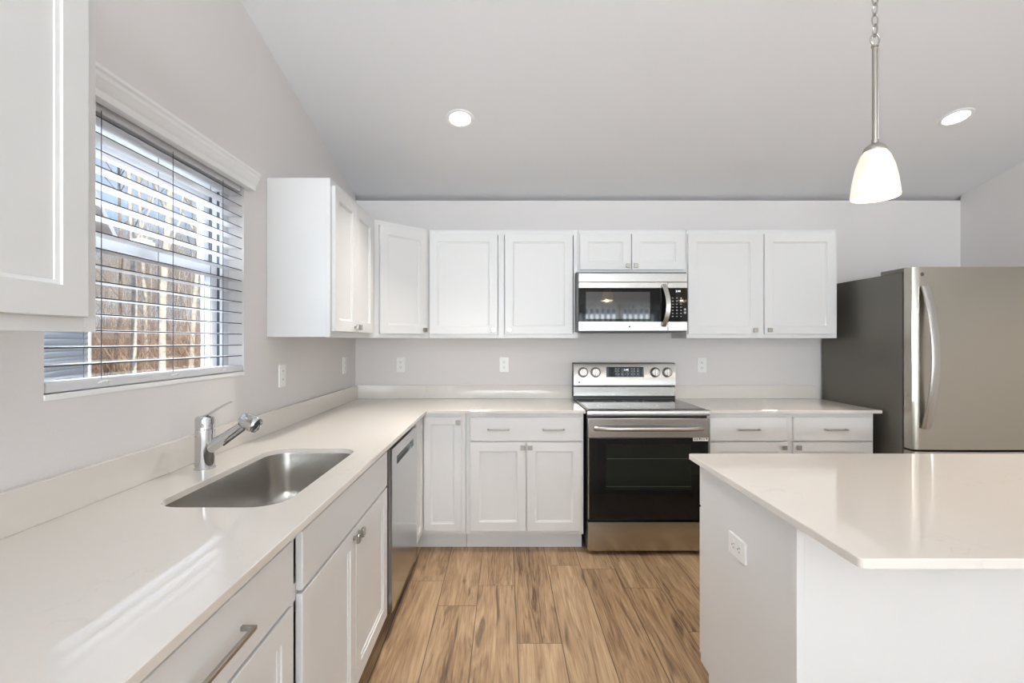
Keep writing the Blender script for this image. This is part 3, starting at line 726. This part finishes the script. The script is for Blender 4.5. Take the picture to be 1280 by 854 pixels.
# ------------------------------------------------------------------ refrigerator
FX0, FX1 = 2.420, 3.262; FW_ = FX1-FX0; FYD = 2.884
fg = thing('refrigerator', 'tall stainless steel refrigerator with dark grey sides and a bowed handle', 'refrigerator', (FX0, FYD, 0))
MB().box(0, FW_, .082, YW-FYD-.03, .03, 1.772, .004).build('cabinet', M['graphite'], fg)
MB().box(.02, FW_-.02, .10, .60, .0005, .03).build('base_grille', M['black'], fg)
hc = MB().box(.006, .12, .065, .26, 1.7723, 1.798, .004); hc.build('hinge_cover', M['graphite'], fg)
MB().box(.012, FW_-.012, .072, .0815, .06, 1.77).build('door_gasket', M['black'], fg)
def fdoor(z0, z1):
    m = MB(); n = 40; front = []
    for i in range(n+1):
        u = i/n; x = FW_*u
        bow = .010*(1-(2*u-1)**2); r = .012; e_ = min(x, FW_-x)
        y = -bow+(r-math.sqrt(max(0, r*r-(r-e_)**2)) if e_ < r else 0)
        front.append((x, y))
    front = [(0, .070)]+[(0, .011)]+front[1:-1]+[(FW_, .011), (FW_, .070)]
    front = front[::-1]
    m.loops([[(x, y, z) for x, y in front] for z in (z0, z0+.003, z1-.003, z1)]); return m
dt = fdoor(.712, 1.792).build('fridge_door', M['steelv'], fg)
df_ = fdoor(.10, .700).build('freezer_drawer', M['steelv'], fg)
hp = []; zt, zb = 1.678, .838
for i in range(31):
    u = i/30; hp.append((.060+.012*math.sin(PI*u), -.012-.056*math.sin(PI*u)**.8, zb+(zt-zb)*u))
hf = MB().sweep(hp, lambda i, t: [(-.024, -.006), (-.021, -.008), (.021, -.008), (.024, -.006), (.024, .004), (.021, .006), (-.021, .006), (-.024, .004)], up=(0, -1, 0)); hf.build('handle', M['steel'], dt)
hp = [(.06+(FW_-.12)*i/20, -.016-.05*math.sin(PI*i/20)**.6, .655) for i in range(21)]
MB().sweep(hp, [(.006, -.016), (.006, .016), (-.006, .016), (-.006, -.016)]).build('handle', M['steel'], df_)
bd = MB().lathe([(.011, 0), (.011, .0010), (.009, .0014)], (.050, -.0015, 1.748), (0, -1, 0), 20); bd.build('badge', M['charcoal'], dt)

# ------------------------------------------------------------------ outlets
def outlet(label, loc, rz, roll=0, kind='duplex'):
    r = thing('wall_outlet', label, 'outlet', loc, rz, 'white wall outlets')
    R = Matrix.Rotation(roll, 4, 'Y')
    m = MB(); pl = rrect(-.035, .035, -.0575, .0575, .004, 4); pi_ = rrect(-.033, .033, -.0555, .0555, .003, 4)
    m.loops([[(x, -.0003, z) for x, z in pl], [(x, -.004, z) for x, z in pl], [(x, -.006, z) for x, z in pi_]], flat=True); m.xf(R).build('cover_plate', M['plastic'], r)
    if kind == 'duplex':
        for s in (-1, 1):
            f = []
            for i in range(24):
                a = 2*PI*i/24; f.append((.0168*math.cos(a), max(-.0125, min(.0125, .0168*math.sin(a)))+s*.0195))
            m = MB().loops([[(x, -.0061, z) for x, z in f], [(x, -.0078, z) for x, z in f]]); o = m.xf(R).build('receptacle', M['plastic'], r)
            m = MB().box(-.0075, -.0052, -.0082, -.0079, s*.0195-.001, s*.0195+.0075); m.box(.0052, .0075, -.0082, -.0079, s*.0195-.001, s*.0195+.0065)
            m.lathe([(.0026, 0), (.0026, .0004)], (0, -.0078, s*.0195-.007), (0, -1, 0), 12); m.xf(R).build('slots', M['slot'], o)
        MB().lathe([(.003, 0), (.003, .001), (.002, .0015)], (0, -.006, 0), (0, -1, 0), 12).xf(R).build('screw', M['plastic'], r)
    else:
        m = MB(); a = rrect(-.0168, .0168, -.0335, .0335, .002, 3)
        m.loops([[(x, -.0061, z) for x, z in a], [(x, -.0075, z) for x, z in a]]); o = m.xf(R).build('receptacle', M['plastic'], r)
        m = MB()
        for s in (-1, 1):
            m.box(-.0075, -.0052, -.0079, -.0076, s*.022-.002, s*.022+.006); m.box(.0052, .0075, -.0079, -.0076, s*.022-.002, s*.022+.006)
        m.xf(R).build('slots', M['slot'], o)
        MB().box(-.009, .009, -.0092, -.0076, -.006, .006, .0008).xf(R).build('test_button', M['plastic'], o)
outlet('white wall outlet on the back wall nearest the left corner', (-.791, YW, 1.172), 0)
outlet('white wall outlet on the back wall just left of the range', (0, YW, 1.172), 0)
outlet('white wall outlet on the back wall between range and refrigerator', (1.516, YW, 1.168), 0)
outlet('white wall outlet on the left wall just past the faucet', (XL, 2.497, 1.177), PI/2, kind='gfci')
outlet('white wall outlet on the left wall under the corner cabinet', (XL, 3.471, 1.180), PI/2)
outlet('white outlet mounted sideways on the end of the island', (IX0, 1.590, .682), -PI/2, roll=PI/2)

# ------------------------------------------------------------------ ceiling lights
SLA = math.atan(SL)
def can_light(label, x, y):
    z = ceil_z(y); tilt = SLA if y > YRIDGE else -SLA
    r = thing('recessed_light', label, 'ceiling light', (x, y, z), 0, 'recessed ceiling lights'); r.rotation_euler = (-tilt, 0, 0)
    MB().lathe([(.062, -.0035), (.066, -.0065), (.080, -.005), (.084, -.0015), (.084, -.0004), (.062, -.0004)], n=48, cap0=False, cap1=False).build('trim_ring', M['white'], r)
    MB().lathe([(.001, -.0028), (.0618, -.0028)], n=48, cap0=True, cap1=False).build('lens', M['lens'], r)
    n = Vector((0, -math.sin(tilt), -math.cos(tilt)))
    area('can_lamp', Vector((x, y, z))+n*.008, n, .12, .12, CAN_E, CAN_COL, 'DISK', 1.5)
    return r
can_light('round recessed ceiling light over the sink-side of the room, left one of two', -.258, 2.862)
can_light('round recessed ceiling light near the refrigerator, right one of two', 2.64, 2.850)

# ------------------------------------------------------------------ pendants over the island
def pendant(label, x, y):
    zb = 1.782; zc = ceil_z(y)
    r = thing('pendant_lamp', label, 'pendant lamp', (x, y, zb), 0, 'pendant lamps over the island')
    pr = [(.0625, 0), (.0615, .012), (.057, .05), (.049, .09), (.038, .122), (.025, .142)]
    inn = [(a-.004, z) for a, z in pr[::-1]]
    MB().lathe(pr+inn+[pr[0]], n=40, cap0=False, cap1=False).build('lamp_shade', M['shade'], r)
    MB().lathe([(.030, .137), (.0305, .141), (.026, .150), (.016, .158), (.009, .160), (.009, .172), (.0035, .173)], n=32).build('shade_cap', M['nickel'], r)
    rod = MB()
    rod.lathe([(.0075, .171), (.0075, .445), (.010, .448), (.010, .453), (.004, .456)], n=18)
    rod.tube([(.0035+.0, -.0075, .17), (.0035, -.0075, .44)], .003, 8)
    rod.build('rod', M['nickel'], r)
    MB().tube([(.013*math.sin(a), 0, .470+.016*math.cos(a)) for a in [2*PI*i/24 for i in range(24)]], .0026, 8, closed_path=True, up=(0, 1, 0)).build('hook_ring', M['nickel'], r)
    ch = MB(); z = .497; k = 0; top = zc-zb-.035
    while z < top:
        pts = []
        for i in range(20):
            a = 2*PI*i/20; u, w_ = .0085*math.sin(a), .0185*math.cos(a)
            pts.append((u if k % 2 else 0, 0 if k % 2 else u, z+w_))
        ch.tube(pts, .0024, 7, closed_path=True, up=(0, 1, 0) if k % 2 else (1, 0, 0)); z += .0315; k += 1
    ch.build('chain', M['nickel'], r)
    MB().lathe([(.060, zc-zb-.002), (.058, zc-zb-.012), (.040, zc-zb-.030), (.008, zc-zb-.036)], n=32).build('canopy', M['nickel'], r)
    bu = MB().lathe([(.001, .035), (.014, .040), (.021, .055), (.021, .070), (.013, .090), (.012, .120)], n=24).build('bulb', M['lens'], r)
    l = bpy.data.lights.new('pendant_bulb', 'POINT'); l.energy = PEND_E; l.color = PEND_COL; l.shadow_soft_size = .02
    o = bpy.data.objects.new('pendant_bulb', l); COL.objects.link(o); o.location = (x, y, zb+.018)
    return r
pendant('lit pendant lamp with a frosted glass shade hanging on a chain above the island', 1.104, 1.452)
pendant('second pendant lamp further right over the island, outside the picture', 1.90, 1.452)

# ------------------------------------------------------------------ outdoors, seen through the window
GZ = -.55
gr = MB().box(-60, XL-T-.05, -6, 60, GZ-.1, GZ); gro = tag(gr.build('ground', M['grass']), kind='structure')
# neighbouring house, its gable wall running away from the viewer
hd_ = Vector((-.42, .91, 0)).normalized()
hs = thing('neighbour_house', 'pale lap-sided house next door, seen at the lower left of the window', 'house', (-8.75, 10.3, GZ))
hs.rotation_euler = (0, 0, math.atan2(hd_.y, hd_.x))          # local x runs to the far corner, wall spans -9..0
sm = MB(); k = 0; z = 0
EH = 4.3; Wd = 9.0
def topz(x): return EH+.45*min(x+Wd, -x)
while z < EH+2.0:
    z2 = z+.115
    xl, xr = -Wd, 0
    if z2 > EH:
        ins = (z2-EH)/.45; xl, xr = -Wd+ins, -ins
    if xl >= xr: break
    sm.loops([[(x, yy, zz) for yy, zz in ((0, z), (-.016, z), (-.002, z2), (0, z2))] for x in (xl, xr)]); z = z2
sm.box(-Wd, 0, .0, 6, 0, EH)
sm.build('siding_wall', M['siding'], hs)
MB().box(-.10, .02, -.03, .0, 0, EH, .004).build('corner_board', M['white'], hs)
rf = MB()
for s in (0, 1):
    a = [(-Wd/2, EH+.45*Wd/2), (.75, EH-.45*.75)] if s == 0 else [(-Wd/2, EH+.45*Wd/2), (-Wd-.75, EH-.45*.75)]
    rf.loops([[(x, yy, zz+o_) for (x, zz) in a for o_ in (0, .18)] and [(a[0][0], yy, a[0][1]), (a[1][0], yy, a[1][1]), (a[1][0], yy, a[1][1]+.18), (a[0][0], yy, a[0][1]+.18)] for yy in (-.35, 6.3)])
rf.build('roof', M['white'], hs)

def tree_mesh(seed, h, r0, depth=4, spread=.55, tw=(3, 5)):
    rnd = random.Random(seed); m = MB(); bm = m.bm
    def tube(p, q, ra, rb_, n):
        d = (q-p).normalized(); s = d.orthogonal().normalized(); u = d.cross(s)
        A = [bm.verts.new(p+(s*math.cos(2*PI*i/n)+u*math.sin(2*PI*i/n))*ra) for i in range(n)]
        B = [bm.verts.new(q+(s*math.cos(2*PI*i/n)+u*math.sin(2*PI*i/n))*rb_) for i in range(n)]
        for i in range(n): bm.faces.new((A[i], A[(i+1) % n], B[(i+1) % n], B[i]))
    def grow(p, d, L, r, lev):
        seg = 4 if lev == 0 else 3 if lev < 3 else 2; pts = [p]
        for i in range(seg):
            d = (d+Vector((rnd.uniform(-1, 1), rnd.uniform(-1, 1), rnd.uniform(-.6, 1)))*(.07 if lev == 0 else .2)).normalized()
            pts.append(pts[-1]+d*L/seg)
        end = r*(.45 if lev == 0 else .35)
        for i in range(seg):
            ra = r+(end-r)*i/seg; rb_ = r+(end-r)*(i+1)/seg; tube(pts[i], pts[i+1], ra, rb_, 7 if lev == 0 else 5 if lev == 1 else 3)
        if lev >= depth: return
        nb = rnd.randint(9, 12) if lev == 0 else rnd.randint(*tw)
        for b2 in range(nb):
            t = rnd.uniform(.30, 1) if lev == 0 else rnd.uniform(.25, 1); f = t*seg; i = min(seg-1, int(f)); q = pts[i].lerp(pts[i+1], f-i)
            ax = Vector((rnd.uniform(-1, 1), rnd.uniform(-1, 1), rnd.uniform(-.1, .5))).normalized()
            dd_ = (d*(1-spread)+ax*spread+Vector((0, 0, .22))).normalized()
            grow(q, dd_, L*(rnd.uniform(.30, .46) if lev == 0 else rnd.uniform(.45, .65)), max(.0028, (r+(end-r)*t)*.5), lev+1)
    grow(Vector((0, 0, 0)), Vector((0, 0, 1)), h, r0, 0)
    me = bpy.data.meshes.new('bare_tree'); bm.to_mesh(me); bm.free()
    for p in me.polygons: p.use_smooth = True
    return me
kinds = [tree_mesh(11, 10, .060), tree_mesh(23, 11.5, .075), tree_mesh(37, 9, .050), tree_mesh(41, 12.5, .068), tree_mesh(59, 8, .042)]
for k_, me in enumerate(kinds): me.materials.append(M['palebark'] if k_ in (1, 3) else M['bark'])
rnd = random.Random(5); placed = []
def put_tree(x, y, k_, s, label, group):
    o = bpy.data.objects.new('bare_tree', kinds[k_]); COL.objects.link(o); o.location = (x, y, GZ); o.rotation_euler = (0, 0, rnd.uniform(0, 6.28)); o.scale = (s, s, s)
    return tag(o, label, 'tree', group)
def dirxy(px, d): return ((px-630)/610*d, d)
for px, d, k_, s in ((166, 11.5, 3, 1.0), (201, 9.5, 1, 1.0), (236, 13, 1, .95), (150, 16, 0, 1.0), (184, 15, 3, 1.05), (268, 14, 2, 1.0)):
    x, y = dirxy(px, d); put_tree(x, y, k_, s, 'bare leafless tree at the front of the woods outside the window', 'trees at the front of the woods')
n_ = 0
while n_ < 110:
    px = rnd.uniform(60, 310); d = rnd.uniform(17, 42); x, y = dirxy(px, d)
    if x > -6 or any((x-a)**2+(y-b2)**2 < 1.2 for a, b2 in placed): continue
    placed.append((x, y)); n_ += 1
    kk = rnd.randrange(5); put_tree(x, y, kk, rnd.uniform(.7, 1.08)*(1.9+.155*d)/(10, 11.5, 9, 12.5, 8)[kk], 'small bare tree among the dense brown woods outside the window', 'trees deep in the woods')
# undergrowth: countless bare stems
ug = MB(); bm = ug.bm; rnd = random.Random(9)
for i in range(9000):
    px = rnd.uniform(70, 330); d = rnd.uniform(13, 30); x, y = dirxy(px, d)
    p = Vector((x, y, GZ)); h = rnd.uniform(.8, 3.2); dv = Vector((rnd.gauss(0, .35), rnd.gauss(0, .35), 1)).normalized()
    for sgm in range(2):
        q = p+dv*h/2; r = rnd.uniform(.006, .016)*(1 if sgm == 0 else .6); s = dv.orthogonal().normalized(); u = dv.cross(s)
        A = [bm.verts.new(p+(s*math.cos(2.094*j)+u*math.sin(2.094*j))*r) for j in range(3)]; B = [bm.verts.new(q+(s*math.cos(2.094*j)+u*math.sin(2.094*j))*r*.6) for j in range(3)]
        for j in range(3): bm.faces.new((A[j], A[(j+1) % 3], B[(j+1) % 3], B[j]))
        p = q; dv = (dv+Vector((rnd.gauss(0, .35), rnd.gauss(0, .35), 0))).normalized()
tag(ug.build('undergrowth', M['twig']), 'tangled brown bare undergrowth at the foot of the woods', 'undergrowth', kind='stuff')
